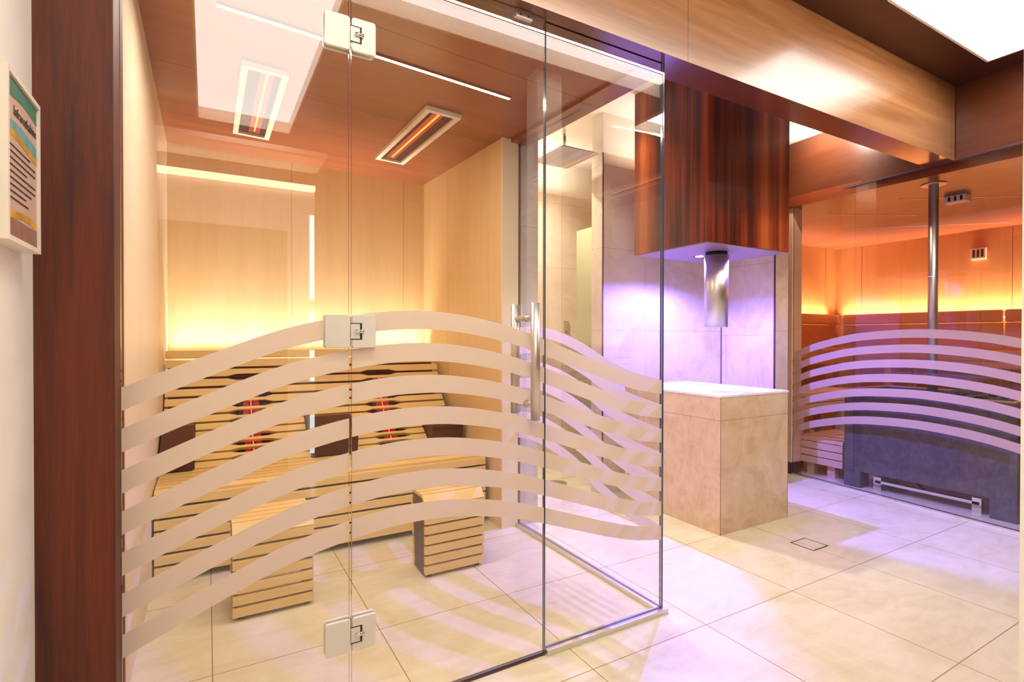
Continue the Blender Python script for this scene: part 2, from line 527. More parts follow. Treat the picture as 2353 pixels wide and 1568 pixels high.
# sauna: glass line is turned a little against the room
GA, GB = Vector((4.269, 2.678, 0)), Vector((4.137, 1.183, 0))
gd = (GB - GA).normalized()                 # along the glass towards the viewer
gn = Vector((gd.y, -gd.x, 0))               # towards the lobby (-x)
if gn.x > 0: gn = -gn
def gp(s, n, z):                            # s metres along, n metres towards the lobby
    p = GA + gd * s + gn * n
    return (p.x, p.y, z)
def gbox(mb, s0, s1, n0, n1, z0, z1, mi=0, bev=0):
    bm = mb.bm
    vs_ = [bm.verts.new(gp(*q)) for q in ((s0,n0,z0),(s1,n0,z0),(s1,n1,z0),(s0,n1,z0),(s0,n0,z1),(s1,n0,z1),(s1,n1,z1),(s0,n1,z1))]
    fs = [bm.faces.new([vs_[i] for i in q]) for q in ((0,3,2,1),(4,5,6,7),(0,1,5,4),(1,2,6,5),(2,3,7,6),(3,0,4,7))]
    for f in fs: f.material_index = mi
    if bev: bmesh.ops.bevel(bm, geom=list({e for f in fs for e in f.edges}), offset=bev, segments=2, affect='EDGES')
    return mb
SL = 2.6
mb = MB(); gbox(mb, -0.10, SL, 0.0, -0.14, 2.30, 2.9)
struct(mb.build('trim_7', M['walnut_y']))
mb = MB(); gbox(mb, -0.10, SL, 0.012, -0.02, 2.285, 2.30)
struct(mb.build('trim_8', M['dark_trim']))
mb = MB(); gbox(mb, -0.11, 0.0, 0.02, -0.10, 0.10, 2.30); 
struct(mb.build('wall_sauna_end', M['sauna_light']))
mb = MB(); gbox(mb, -0.11, 0.0, 0.02, -0.10, 0.0, 0.10)
struct(mb.build('baseboard_sauna', M['dark_trim']))
struct(box('wall_sauna_left', 4.30, 6.85, 3.69, 3.80, 0, 2.5, M['sauna_wall']))
struct(box('wall_sauna_back', 6.75, 6.90, -1.6, 3.80, 0, 2.5, M['sauna_wall']))
struct(box('wall_sauna_front', 4.05, 6.75, -1.7, -1.6, 0, 2.5, M['sauna_wall']))
struct(box('wall_sauna_inner', 4.30, 4.36, 2.80, 3.69, 0, 2.5, M['sauna_wall']))
struct(box('ceiling_sauna', 4.22, 6.85, -1.6, 3.80, 2.235, 2.32, M['sauna_ceil']))

# lobby behind the camera
struct(box('wall_back_lobby', -1.6, 0.828, -1.85, -1.75, 0, 2.42, M['lobby_wall']))
struct(box('wall_back_left', -1.9, -1.6, -1.85, 0, 0, 2.9, M['lobby_wall']))
struct(box('wall_back_far', 0.828, 4.2, -3.0, -2.9, 0, 2.9, M['walnut_x']))
struct(box('door_1', -0.323, 0.60, -1.75, -1.72, 0, 2.06, M['walnut_z']))
struct(box('wall_front_lobby', 1.722, 1.90, 0.38, 0.50, 0, 2.76, M['lobby_wall']))
struct(box('wall_sauna_outer', 3.98, 4.05, -2.9, 0.05, 0, 2.76, M['walnut_z']))
# lobby ceiling with cut-outs for the lit coffers: strips of walnut between the openings
A0, A1 = (-0.06, -1.35), (0.575, 0.58)      # long coffer
B0, B1 = (-0.06, 0.58), (2.64, 0.83)        # cross strip joined to it
C0, C1 = (2.80, 0.10), (3.92, 1.30)         # coffer at the right
mb = MB(); zt = 2.84
for (x0, x1, y0, y1) in ((-1.9, -0.06, -1.75, 1.54), (-0.06, 0.575, -1.75, -1.35), (-0.06, 2.80, 0.83, 1.54),
                         (0.575, 2.80, -2.9, 0.58), (2.64, 2.80, 0.58, 0.83), (2.80, 4.25, 1.30, 1.54),
                         (3.92, 4.25, -2.9, 1.30), (2.80, 3.92, -2.9, 0.10)):
    mb.box(x0, x1, y0, y1, ZL, zt)
struct(mb.build('ceiling_lobby', M['walnut_dark']))
def ring(mb, x0, x1, y0, y1, z0, z1, w, mi=0):
    mb.box(x0, x1, y0, y0 + w, z0, z1, mi); mb.box(x0, x1, y1 - w, y1, z0, z1, mi)
    mb.box(x0, x0 + w, y0 + w, y1 - w, z0, z1, mi); mb.box(x1 - w, x1, y0 + w, y1 - w, z0, z1, mi)
    return mb
t = thing('ceiling_light', (0.25, -0.4, ZL), 'large lit white ceiling coffer over the lobby, mirrored in the cabin glass', 'light')
MB().box(-0.06, 0.575, -1.35, 0.58, 2.845, 2.86).box(-0.06, 2.64, 0.58, 0.83, 2.845, 2.86).build('light_panel', M['light_panel'], t)
mb = MB(); mb.box(-0.06, -0.05, -1.35, 0.83, ZL, 2.845).box(0.565, 0.575, -1.35, 0.58, ZL, 2.845).box(-0.05, 0.565, -1.35, -1.34, ZL, 2.845)
mb.box(-0.05, 2.64, 0.82, 0.83, ZL, 2.845).box(0.575, 2.64, 0.58, 0.59, ZL, 2.845)
mb.build('frame', M['white_frame'], t)
t = thing('ceiling_light', (3.36, 0.7, ZL), 'bright white ceiling light panel in a walnut coffer at top right', 'light')
MB().box(2.81, 3.91, 0.11, 1.29, 2.845, 2.86).build('light_panel', M['light_panel_bright'], t)
ring(MB(), 2.80, 3.92, 0.10, 1.30, 2.745, 2.845, 0.012).build('frame', M['white_frame'], t)
# slim window and cove strip in the lobby back wall (seen mirrored)
mb = MB()
for (z0, z1) in ((1.48, 2.22), (1.27, 1.37), (0.76, 1.03), (0.12, 0.46)):
    mb.box(0.785, 0.822, -1.752, -1.745, z0, z1)
struct(mb.build('window_1', M['daylight']))
t = box('cove_light', -0.6, 0.826, -1.78, -1.70, 2.43, 2.47, M['cove']); tag(t, 'warm lit cove strip on the lobby wall behind the viewer', 'light')
struct(box('ceiling_back', -1.6, 0.86, -1.85, -1.35, 2.62, 2.66, M['ceil_white']))

# ------------------------------------------------------------------ GLASS CABIN FRONT
WAVE = [(-0.19, 1.022), (-0.087, 1.066), (0.048, 1.121), (0.174, 1.168), (0.289, 1.198), (0.405, 1.219), (0.525, 1.231),
        (0.65, 1.230), (0.76, 1.217), (0.872, 1.195), (0.958, 1.172), (1.035, 1.147), (1.151, 1.107), (1.359, 1.035), (1.50, 0.995), (1.636, 0.972)]
SIDEW = [(1.60, 0.972), (1.784, 1.001), (1.957, 1.051), (2.096, 1.108), (2.281, 1.166), (2.45, 1.200), (2.60, 1.214), (2.77, 1.205)]
PITCH, THICK = 0.1012, 0.0575

def band_mesh(curve, a0, a1, k, place, n=44, pitch=PITCH, thick=THICK):
    mb = MB()
    rows = []
    for i in range(n + 1):
        a = a0 + (a1 - a0) * i / n
        zt_ = curve(a) - k * pitch(a) if callable(pitch) else curve(a) - k * pitch
        th = thick(a) if callable(thick) else thick
        rows.append([mb.bm.verts.new(place(a, 0.0, zt_)), mb.bm.verts.new(place(a, 0.0, zt_ - th)),
                     mb.bm.verts.new(place(a, 0.0006, zt_ - th)), mb.bm.verts.new(place(a, 0.0006, zt_))])
    for r, s in zip(rows, rows[1:]):
        for q in range(4):
            mb.bm.faces.new((r[q], s[q], s[(q+1) % 4], r[(q+1) % 4]))
    mb.bm.faces.new(rows[0]); mb.bm.faces.new(list(reversed(rows[-1])))
    return mb

def pane_front(t, x0, x1, z0, z1):
    mb = MB().box(x0, x1, YF - 0.005, YF + 0.005, z0, z1)
    for f in mb.bm.faces:
        f.material_index = 0 if abs(f.normal.y) > 0.5 else 1
    bmesh.ops.recalc_face_normals(mb.bm, faces=mb.bm.faces)
    for f in mb.bm.faces:
        f.normal_update(); f.material_index = 0 if abs(f.normal.y) > 0.5 else 1
    mb.build('pane', [M['glass'], M['edge']], t)
    for k in range(7):
        band_mesh(lambda a: spline(WAVE, a), x0 + 0.0005, x1 - 0.0005, k,
                  lambda a, d, z: (a, YF - 0.0052 - d, z)).build('frosted_band', M['band'], t)

t = thing('glass_partition', (0.09, YF, 0), 'fixed clear glass panel left of the hinges, frosted arc bands, beside walnut post', 'glass partition')
pane_front(t, -0.1825, 0.3635, 0.01, ZB)
door = thing('glass_door', (0.71, YF, 0), 'clear glass cabin door with tubular steel handle and frosted arc bands', 'door')
pane_front(door, 0.3705, 1.052, 0.010, ZB - 0.012)
h = MB().tube((0.9765, 1.535, 0.864), (0.9765, 1.535, 1.267), 0.0165, 28).build('handle', M['brushed'], door)
MB().tube((0.9765, 1.672, 0.872), (0.9765, 1.672, 1.267), 0.0165, 28).build('handle', M['brushed'], door)
for z in (1.216, 0.915):
    MB().tube((0.9765, 1.535, z), (0.9765, 1.672, z), 0.0105, 20).tube((0.9765, 1.590, z), (0.9765, 1.5945, z), 0.0135, 20).build('handle_spacer', M['brushed'], door)
t = thing('glass_partition', (1.345, YF, 0), 'narrow fixed glass panel between the door and the cabin corner', 'glass partition')
pane_front(t, 1.058, 1.6345, 0.022, ZB)
# side pane
t = thing('glass_partition', (XS, 2.18, 0), 'side glass panel of the cabin running back to the stone pilaster', 'glass partition')
mb = MB().box(XS - 0.005, XS + 0.005, YF - 0.005, 2.764, 0.022, 2.30)
bmesh.ops.recalc_face_normals(mb.bm, faces=mb.bm.faces)
for f in mb.bm.faces:
    f.normal_update(); f.material_index = 0 if abs(f.normal.x) > 0.5 else 1
mb.build('pane', [M['glass'], M['edge']], t)
for k in range(7):
    band_mesh(lambda a: spline(SIDEW, a), YF - 0.0045, 2.763, k, lambda a, d, z: (XS - 0.0052 - d, a, z)).build('frosted_band', M['band'], t)

# metal floor rails
def rail(name, x0, x1, y0, y1, label):
    tag(MB().box(x0, x1, y0, y1, 0.0, 0.021, bev=0.0015).build(name, M['alu']), label, 'rail')
rail('floor_rail', 1.058, 1.662, YF - 0.022, YF + 0.016, 'short metal floor rail under the narrow front glass panel')
rail('floor_rail', XS - 0.020, XS + 0.020, YF + 0.0165, 2.766, 'long metal floor rail under the side glass panel')
tag(MB().box(0.37, 1.055, YF - 0.008, YF + 0.012, 0.0, 0.008).build('door_threshold', M['dark_trim']), 'thin dark threshold strip on the floor under the glass door', 'threshold')
t = thing('ceiling_rail', (XS, 2.2, 2.30), 'slim wooden soffit strip above the side glass panel', 'rail')
MB().prism([(1.6905, 2.287), (2.768, 2.318), (2.768, 2.36), (1.6905, 2.36)], 0, 1.585, 1.706).build('rail', M['cabin_ceil'], t)

# hinges
def hinge(zc, label):
    t = None
    for (x0, x1, side) in ((0.293, 0.3645, -1), (0.3695, 0.440, 1)):
        mb = MB()
        # rounded plate in xz, extruded in y
        r = 0.008; cx0, cx1, z0, z1 = x0 + r, x1 - r, zc - 0.049 + r, zc + 0.049 - r
        pts = []
        for (cx, cz, a0) in ((cx1, z1, 0), (cx0, z1, 90), (cx0, z0, 180), (cx1, z0, 270)):
            for q in range(5):
                a = math.radians(a0 + 22.5 * q)
                pts.append((cx + r * math.cos(a), cz + r * math.sin(a)))
        mb.prism(pts, 1, YF - 0.0165, YF - 0.0058)
        mb.prism(pts, 1, YF + 0.0055, YF + 0.0165)
        p = mb.build('hinge_plate' if t else 'hinge', M['cream_metal'], t or door)
        bv = p.modifiers.new('bevel', 'BEVEL'); bv.width = 0.0018; bv.segments = 2; bv.limit_method = 'ANGLE'
        if t is None:
            t = p; t['label'] = label
    # C shaped dark slot with knuckle on the door side
    mb = MB()
    mb.box(0.366, 0.398, YF - 0.0175, YF - 0.0163, zc + 0.0225, zc + 0.0245)
    mb.box(0.366, 0.398, YF - 0.0175, YF - 0.0163, zc - 0.0245, zc - 0.0225)
    mb.box(0.3925, 0.398, YF - 0.0175, YF - 0.0163, zc - 0.0225, zc + 0.0225)
    mb.build('hinge_slot', M['dark'], t)
    MB().box(0.3655, 0.391, YF - 0.0178, YF - 0.0163, zc - 0.021, zc + 0.021, bev=0.0005).build('hinge_tongue', M['cream_metal'], t)
    MB().tube((0.377, YF - 0.019, zc), (0.4025, YF - 0.019, zc), 0.0062, 16).build('hinge_pin', M['chrome'], t)
hinge(2.038, 'topmost cream plate hinge on the glass seam, near the ceiling')
hinge(1.166, 'middle cream plate hinge on the glass seam, at handle height')
hinge(0.268, 'lowest cream plate hinge on the glass seam, near the floor')
t = thing('door_catch', (0.96, YF, 2.27), 'small metal door catch under the beam at the top of the glass door', 'door catch')
MB().box(0.925, 0.990, YF - 0.022, YF - 0.006, 2.255, 2.284, bev=0.002).build('catch_body', M['brushed'], t)
for x in (0.942, 0.973):
    MB().tube((x, YF - 0.0235, 2.266), (x, YF - 0.022, 2.266), 0.003, 10).build('screw', M['dark'], t)

# ------------------------------------------------------------------ CABIN INTERIOR
# bench along the back wall
BX0, BX1 = -0.215, 1.495
bench = thing('slatted_bench', (0.64, 3.2, 0), 'long slatted light wood infrared bench with curved backrests against the cabin back wall', 'bench')
def slat_quad(mb, x0, x1, pa, pb, th, gap=0.006, notch=()):
    """slat lying between profile points pa and pb (y,z), thickness th towards the back; notch=(x centre, half width, depth, top, bottom)"""
    a, b = Vector((0, *pa)), Vector((0, *pb))
    d = (b - a).normalized(); n = Vector((0, -d.z, d.y))   # n points to the viewer/up
    if n.y > 0 and n.z <= 0: n = -n
    lo, hi = a + d * gap / 2, b - d * gap / 2
    L = (hi - lo).length
    top, bot = [], []
    xs_ = [x0]; tt = [L]; bb = [0.0]
    for (xc, hw, dep, ft, fb) in sorted(notch):
        for (x, k) in ((xc - hw, 0), (xc - hw * 0.62, 1), (xc + hw * 0.62, 1), (xc + hw, 0)):
            xs_.append(x); tt.append(L - dep * k * ft); bb.append(dep * k * fb)
    xs_.append(x1); tt.append(L); bb.append(0.0)
    fr, bk = [], []
    for x, t_, b_ in zip(xs_, tt, bb):
        p0 = lo + d * b_; p1 = lo + d * t_
        p0.x = p1.x = x
        fr.append((mb.bm.verts.new(p0), mb.bm.verts.new(p1)))
        off = -n * th
        bk.append((mb.bm.verts.new(p0 + off), mb.bm.verts.new(p1 + off)))
    for i in range(len(xs_) - 1):
        mb.bm.faces.new((fr[i][0], fr[i+1][0], fr[i+1][1], fr[i][1]))
        mb.bm.faces.new((bk[i+1][0], bk[i][0], bk[i][1], bk[i+1][1]))
        mb.bm.faces.new((fr[i][1], fr[i+1][1], bk[i+1][1], bk[i][1]))
        mb.bm.faces.new((fr[i+1][0], fr[i][0], bk[i][0], bk[i+1][0]))
    mb.bm.faces.new((fr[0][0], fr[0][1], bk[0][1], bk[0][0]))
    mb.bm.faces.new((fr[-1][1], fr[-1][0], bk[-1][0], bk[-1][1]))

def resample(prof, step):
    pts = [Vector(p) for p in prof]
    L = sum((b - a).length for a, b in zip(pts, pts[1:])); n = max(1, round(L / step))
    out = [pts[0]]; 
    for k in range(1, n + 1):
        s = L * k / n
        for a, b in zip(pts, pts[1:]):
            l = (b - a).length
            if s <= l + 1e-9: out.append(a.lerp(b, min(1, s / l))); break
            s -= l
    return out

EX = (0.235, 1.050)      # emitter centres
# front
mb = MB()
for i in range(7):
    z0 = 0.035 + i * 0.0545
    mb.box(BX0, BX1, 2.922, 2.944, z0, z0 + 0.0430, bev=0.003)
mb.build('front_slats', M['slat'], bench)
# seat: chamfered nose plank plus top planks
mb = MB()
prof = [(2.930, 0.418), (2.985, 0.432), (3.05, 0.432), (3.115, 0.430), (3.18, 0.430), (3.245, 0.434), (3.31, 0.44)]
for a, b in zip(prof, prof[1:]):
    slat_quad(mb, BX0, BX1, a, b, 0.022, gap=0.012)
mb.build('seat_slats', M['slat'], bench)
box('seat_frame', BX0 + 0.02, BX1 - 0.02, 2.955, 3.30, 0.05, 0.405, M['burgundy'], bench)
# lumbar panels
low = resample([(3.285, 0.442), (3.34, 0.475), (3.42, 0.53), (3.50, 0.59), (3.565, 0.648)], 0.056)
up = resample([(3.565, 0.648), (3.64, 0.735), (3.70, 0.85), (3.735, 0.96), (3.76, 1.072)], 0.060)
for (x0, x1, ex) in ((-0.06, 0.53, EX[0]), (0.80, 1.272, EX[1])):
    mb = MB()
    for i, (a, b) in enumerate(zip(low, low[1:])):
        slat_quad(mb, x0, x1, tuple(a), tuple(b), 0.020, gap=0.013, notch=((ex, 0.125, 0.013, 1, 1),))
    mb.build('lumbar_slats', M['slat'], bench)
mb = MB()
for i, (a, b) in enumerate(zip(up, up[1:])):
    nt_ = [(e, 0.125, 0.013, 1 if i < 5 else 0, 1 if i < 6 else 0) for e in EX] if i < 6 else ()
    slat_quad(mb, BX0, BX1, tuple(a), tuple(b), 0.018, gap=0.015, notch=nt_)
mb.build('back_slats', M['slat'], bench)
# dark boxes between and beside the seats
for (x0, x1) in ((BX0, -0.064), (0.534, 0.796), (1.276, BX1)):
    MB().prism([(3.27, 0.443), (3.25, 0.56), (3.46, 0.655), (3.575, 0.652), (3.56, 0.443)], 0, x0, x1, bev=0.004).build('side_box', M['burgundy'], bench)
# dark inner carcass behind the slats
MB().prism([(3.42, 0.40), (3.66, 0.62), (3.76, 0.76), (3.83, 1.0), (3.90, 1.0), (3.90, 0.40)], 0, BX0 + 0.01, BX1 - 0.01).build('carcass', M['burgundy'], bench)
for lx in (BX0 + 0.03, 0.6, BX1 - 0.06):
    box('leg', lx, lx + 0.05, 3.0, 3.25, 0.0, 0.05, M['dark'], bench)
# infrared emitters behind the slats
for i, ex in enumerate(EX):
    def along(mb, off0, off1, x0, x1):
        pts = [(3.42, 0.475), (3.50, 0.54), (3.60, 0.64), (3.675, 0.745), (3.72, 0.86)]
        for (a, b) in zip(pts, pts[1:]):
            va, vb = Vector(a), Vector(b); d_ = (vb - va).normalized(); n_ = Vector((-d_.y, d_.x))
            q = [va + n_*off0, vb + n_*off0, vb + n_*off1, va + n_*off1]
            mb.prism([tuple(v) for v in q], 0, x0, x1)
        return mb
    t = along(MB(), -0.004, 0.006, ex - 0.07, ex + 0.07).build('infrared_emitter', M['dark'], bench)
    t['label'] = 'dark infrared emitter with a glowing red tube'
    along(MB(), 0.0065, 0.0085, ex - 0.045, ex - 0.012).build('glow_strip', M['red_glow'], t)  # glowing strips paint the red tube's light onto the housing
    along(MB(), 0.0065, 0.0085, ex + 0.012, ex + 0.045).build('glow_strip', M['red_glow'], t)
    along(MB(), 0.0065, 0.011, ex - 0.003, ex + 0.003).build('heating_tube', M['red_tube'], t)
# cove strip
tag(box('cove_light', -0.20, 1.50, 4.015, 4.045, 0.975, 0.985, M['cove']), 'warm cove light strip hidden behind the cabin backrest', 'light')

# footrests
def footrest(x0, x1, y0, y1, label):
    t = thing('footrest', ((x0 + x1) / 2, (y0 + y1) / 2, 0), label, 'footrest', 'loose slatted footrests on the cabin floor')
    n = 7; p = 0.0477
    mb = MB()
    for i in range(n):
        z0 = 0.016 + i * p
        mb.box(x0, x1, y0, y0 + 0.018, z0, z0 + 0.0385, bev=0.003)
    mb.build('front_slats', M['slat'], t)
    mb = MB()
    slat_quad(mb, x0, x1, (y0 - 0.002, 0.344), (y0 + 0.040, 0.390), 0.016, gap=0.004)
    k = max(1, round((y1 - 0.03 - y0 - 0.040) / 0.05)); st = (y1 - 0.012 - y0 - 0.042) / k
    for i in range(k):
        slat_quad(mb, x0, x1, (y0 + 0.042 + i*st, 0.390), (y0 + 0.042 + (i+1)*st, 0.390), 0.016, gap=0.006)
    mb.build('top_slats', M['slat'], t)
    mb = MB()
    for i in range(n):
        z0 = 0.016 + i * p; yy = y1 - 0.018 - 0.03 * (1 - i / 6.0)
        mb.box(x0, x1, yy, yy + 0.018, z0, z0 + 0.0385, bev=0.003)
    mb.build('rear_slats', M['slat'], t)
    for xa in (x0 + 0.004, x1 - 0.022):
        MB().prism([(y0 + 0.016, 0.012), (y0 + 0.016, 0.332), (y0 + 0.050, 0.374), (y1 - 0.020, 0.374), (y1 - 0.017, 0.34), (y1 - 0.046, 0.012)], 0, xa, xa + 0.018).build('side_panel', M['burgundy'], t)
    for xx in (x0 + 0.02, x1 - 0.04):
        for yy in (y0 + 0.02, y1 - 0.075):
            box('foot', xx, xx + 0.02, yy, yy + 0.02, 0.0, 0.014, M['dark'], t)
footrest(0.085, 0.396, 2.39, 2.66, 'left slatted wooden footrest standing nearer the front glass panel')
footrest(0.893, 1.208, 2.375, 2.575, 'right slatted wooden footrest with dark side, behind the glass door')

# ceiling heaters
def ceil_heater(cx, cy, w, l, side, label):
    z = ceilz(cx, cy)
    tilt = math.atan((ceilz(cx, cy + 0.4) - ceilz(cx, cy - 0.4)) / 0.8)
    rx = -math.atan((ceilz(cx + 0.1, cy) - ceilz(cx - 0.1, cy)) / 0.2)
    t = thing('ceiling_heater', (cx, cy, z), label, 'heater', 'infrared heaters in the cabin ceiling')
    x0, x1, y0, y1 = cx - w/2, cx + w/2, cy - l/2, cy + l/2
    ring(MB(), x0, x1, y0, y1, z - 0.022, z + 0.004, 0.028).build('frame', M['white_frame'], t)
    MB().box(x0 + 0.029, x1 - 0.029, y0 + 0.029, y1 - 0.029, z - 0.008, z - 0.003).build('heater_plate', M['burgundy'], t)
    MB().box(cx + side*0.012 - 0.030, cx + side*0.012 + 0.030, y0 + 0.05, y1 - 0.05, z - 0.010, z - 0.0085).build('glow_strip', M['tube_glow'], t)  # self-lit strip stands in for the tube's glow on the plate
    MB().tube((cx + side*0.012, y0 + 0.05, z - 0.014), (cx + side*0.012, y1 - 0.10, z - 0.014), 0.0045, 12).build('heating_tube', M['tube'], t)
    t.rotation_euler = (tilt, rx, 0)
ceil_heater(0.238, 3.16, 0.20, 0.95, 1, 'left infrared ceiling heater, white frame, above the left seat')
ceil_heater(1.096, 3.115, 0.20, 0.98, -1, 'right infrared ceiling heater, white frame, seen through the glass door')
# ceiling LED profile
t = thing('strip_light', (0.67, 2.29, 2.37), 'long thin bright light strip recessed in the cabin ceiling', 'light')
za, zb = ceilz(0.038, 2.29) + 0.002, ceilz(1.302, 2.29) + 0.002
MB().prism([(0.038, za - 0.010), (1.302, zb - 0.010), (1.302, zb), (0.038, za)], 1, 2.284, 2.297).build('diffuser', M['strip'], t)
MB().prism([(0.034, za - 0.009), (1.306, zb - 0.009), (1.306, zb), (0.034, za)], 1, 2.2975, 2.302).prism([(0.034, za - 0.009), (1.306, zb - 0.009), (1.306, zb), (0.034, za)], 1, 2.277, 2.2835).build('profile', M['brushed'], t)

# ------------------------------------------------------------------ SIGN ON THE LEFT WALL
t = thing('picture_frame', (-0.324, 1.30, 1.30), 'white framed cabin notice on the left wall beside the walnut post', 'sign')
FX0, FX = -0.3235, -0.290
fy0, fy1, fz0, fz1 = 1.200, 1.402, 1.315, 1.612
mb = MB(); bw = 0.009
for (a0, a1, b0, b1) in ((fy0, fy1, fz0, fz0 + bw), (fy0, fy1, fz1 - bw, fz1), (fy0, fy0 + bw, fz0 + bw, fz1 - bw), (fy1 - bw, fy1, fz0 + bw, fz1 - bw)):
    mb.box(FX0, FX, a0, a1, b0, b1)
mb.build('frame', M['white_frame'], t)
px = -0.2945
py0, py1, pz0, pz1 = fy0 + bw, fy1 - bw, fz0 + bw, fz1 - bw
box('poster', FX0 + 0.004, px, py0, py1, pz0, pz1, plain('poster_paper', rgb(206, 170, 148), 0.5), t)
teal = plain('poster_teal', rgb(104, 160, 160), 0.5, var=0.25, vscale=30)
green = plain('poster_green', rgb(60, 122, 100), 0.5, var=0.1, vscale=20)
gold = plain('poster_gold', rgb(214, 164, 50), 0.35, var=0.35, vscale=25)
brown = plain('poster_brown', rgb(150, 108, 92), 0.5, var=0.2, vscale=30)
ink = plain('ink', rgb(60, 44, 60), 0.6)
def wavy(z_lo, z_hi, mat, name, e=0.0004, amp=0.006, ph=0.0, ph2=0.0):
    mb = MB(); n = 24; rows = []
    for i in range(n + 1):
        y = py0 + 0.001 + (py1 - py0 - 0.002) * i / n
        a = z_lo + amp * math.sin(20 * y + ph); b = z_hi + (amp * math.sin(20 * y + ph2) if z_hi < pz1 - 0.002 else 0)
        rows.append([mb.bm.verts.new((px + 0.0001, y, a)), mb.bm.verts.new((px + e, y, a)), mb.bm.verts.new((px + e, y, b)), mb.bm.verts.new((px + 0.0001, y, b))])
    for r, s in zip(rows, rows[1:]):
        for q in range(4): mb.bm.faces.new((r[q], s[q], s[(q+1)%4], r[(q+1)%4]))
    mb.bm.faces.new(rows[0]); mb.bm.faces.new(list(reversed(rows[-1])))
    mb.build(name, mat, t)
wavy(pz1 - 0.035, pz1 - 0.001, green, 'poster_band', ph=0.5)
wavy(pz1 - 0.098, pz1 - 0.078, teal, 'poster_band', ph=1.8, ph2=1.0)
wavy(pz1 - 0.108, pz1 - 0.096, gold, 'poster_band', e=0.0006, ph=1.8, ph2=1.8)
wavy(pz0 + 0.034, pz0 + 0.046, gold, 'poster_band', e=0.0006, ph=0.3, ph2=0.3)
wavy(pz0 + 0.001, pz0 + 0.034, brown, 'poster_band', ph=3.0, ph2=0.3, amp=0.0)
def text_mesh(s, size, y, z, mat, name, par, shear=0.0):
    c = bpy.data.curves.new(name + '_curve', 'FONT')
    c.body = s; c.size = size; c.align_x = 'RIGHT'; c.extrude = 0.0003; c.shear = shear
    tmp = bpy.data.objects.new(name + '_tmp', c); COL.objects.link(tmp)
    bpy.context.view_layer.update()
    me = bpy.data.meshes.new_from_object(tmp.evaluated_get(bpy.context.evaluated_depsgraph_get()))
    bpy.data.objects.remove(tmp, do_unlink=True)
    rot = Matrix(((0, 0, 1), (1, 0, 0), (0, 1, 0))).to_4x4()      # x->y, y->z, z->x
    me.transform(rot); me.transform(Matrix.Translation(Vector((px + 0.0009, y, z)) - world_loc(par)))
    me.materials.clear(); me.materials.append(mat)
    o = bpy.data.objects.new(name, me); COL.objects.link(o); o.parent = par
    return o
text_mesh('Infrarotkabine', 0.0245, py1 - 0.006, pz1 - 0.062, ink, 'poster_title', t)
# the small print of the notice is too blurred to read: fine grey strokes
mb = MB()
for r_ in range(9):
    z = pz1 - 0.120 - r_ * 0.0115
    y = py0 + 0.005
    end = py1 - (0.012 if r_ in (1, 2, 4, 5) else rnd.uniform(0.03, 0.08))
    while y < end:
        w = rnd.uniform(0.005, 0.014)
        mb.box(px + 0.0002, px + 0.0008, y, min(y + w, end), z, z + 0.0032)
        y += w + 0.003
mb.build('small_print', ink, t)

# ------------------------------------------------------------------ ICE FOUNTAIN NICHE
t = thing('stone_plinth', (2.89, 2.45, 0), 'beige stone clad ice fountain plinth with white top, in the violet light', 'plinth')
px0, px1, py0_, py1_ = 2.572, 3.212, 2.048, 2.86
MB().box(px0, px1, py0_, py1_, 0.0, 0.800).build('body', M['ped'], t)
for xx in (px0, px1 - 0.001):
    MB().box(xx - 0.001, xx + 0.002, py0_ - 0.001, py0_ + 0.002, 0, 0.80).build('corner_trim', M['plinth_trim'], t)
mb = MB(); ring(mb, px0 - 0.003, px1 + 0.003, py0_ - 0.003, py1_ + 0.003, 0.800, 0.812, 0.10); mb.build('rim', M['top_white'], t)
MB().box(px0 + 0.10, px1 - 0.10, py0_ + 0.10, py1_ - 0.10, 0.8002, 0.805).build('basin', M['top_white'], t)
t = thing('hanging_box', (2.87, 2.39, 1.70), 'dark striped wood box hanging from the ceiling above the stone plinth', 'box')
bx0, bx1, by0, by1 = 2.50, 3.27, 2.085, 2.69
MB().box(bx0, bx1, by0, by1, 1.704, ZC).build('body', M['striped'], t)
MB().box(bx0 + 0.004, bx1 - 0.004, by0 + 0.004, by1 - 0.004, 1.697, 1.7038).build('underside', plain('box_underside', rgb(150, 120, 130), 0.35), t)
t = thing('ice_chute', (2.835, 2.285, 1.20), 'brushed steel ice chute tube under the striped box', 'pipe')
MB().tube((2.84, 2.30, 1.675), (2.84, 2.30, 1.216), 0.0745, 40, r1=0.0705).build('tube', M['brushed'], t)
MB().tube((2.84, 2.30, 1.697), (2.84, 2.30, 1.675), 0.066, 40).build('collar', M['dark'], t)
t = thing('spotlight', (2.88, 2.47, 1.697), 'small recessed violet spotlight under the striped box beside the chute', 'light')
mb = MB()
for i in range(32):
    a, b = 2*math.pi*i/32, 2*math.pi*(i+1)/32
    for r0, r1_ in ((0.030, 0.043),):
        p = lambda r, q, z: (2.88 + r*math.cos(q), 2.47 + r*math.sin(q), z)
        mb.quad((p(r0, a, 1.6955), p(r1_, a, 1.6955), p(r1_, b, 1.6955), p(r0, b, 1.6955)))
        mb.quad((p(r1_, a, 1.6955), p(r1_, a, 1.697), p(r1_, b, 1.697), p(r1_, b, 1.6955)))
mb.build('ring', M['dark_trim'], t, recalc=False)
MB().tube((2.88, 2.47, 1.6965), (2.88, 2.47, 1.6935), 0.026, 24).build('lens', M['spot_glow'], t)
t = thing('floor_drain', (2.89, 1.72, 0), 'rectangular tiled floor drain with dark slot in front of the plinth', 'drain')
ring(MB(), 2.826, 2.966, 1.652, 1.786, 0.0, 0.0012, 0.006).build('slot', M['dark'], t)
MB().box(2.833, 2.959, 1.659, 1.779, 0.0, 0.0014).build('cover', M['floor'], t)

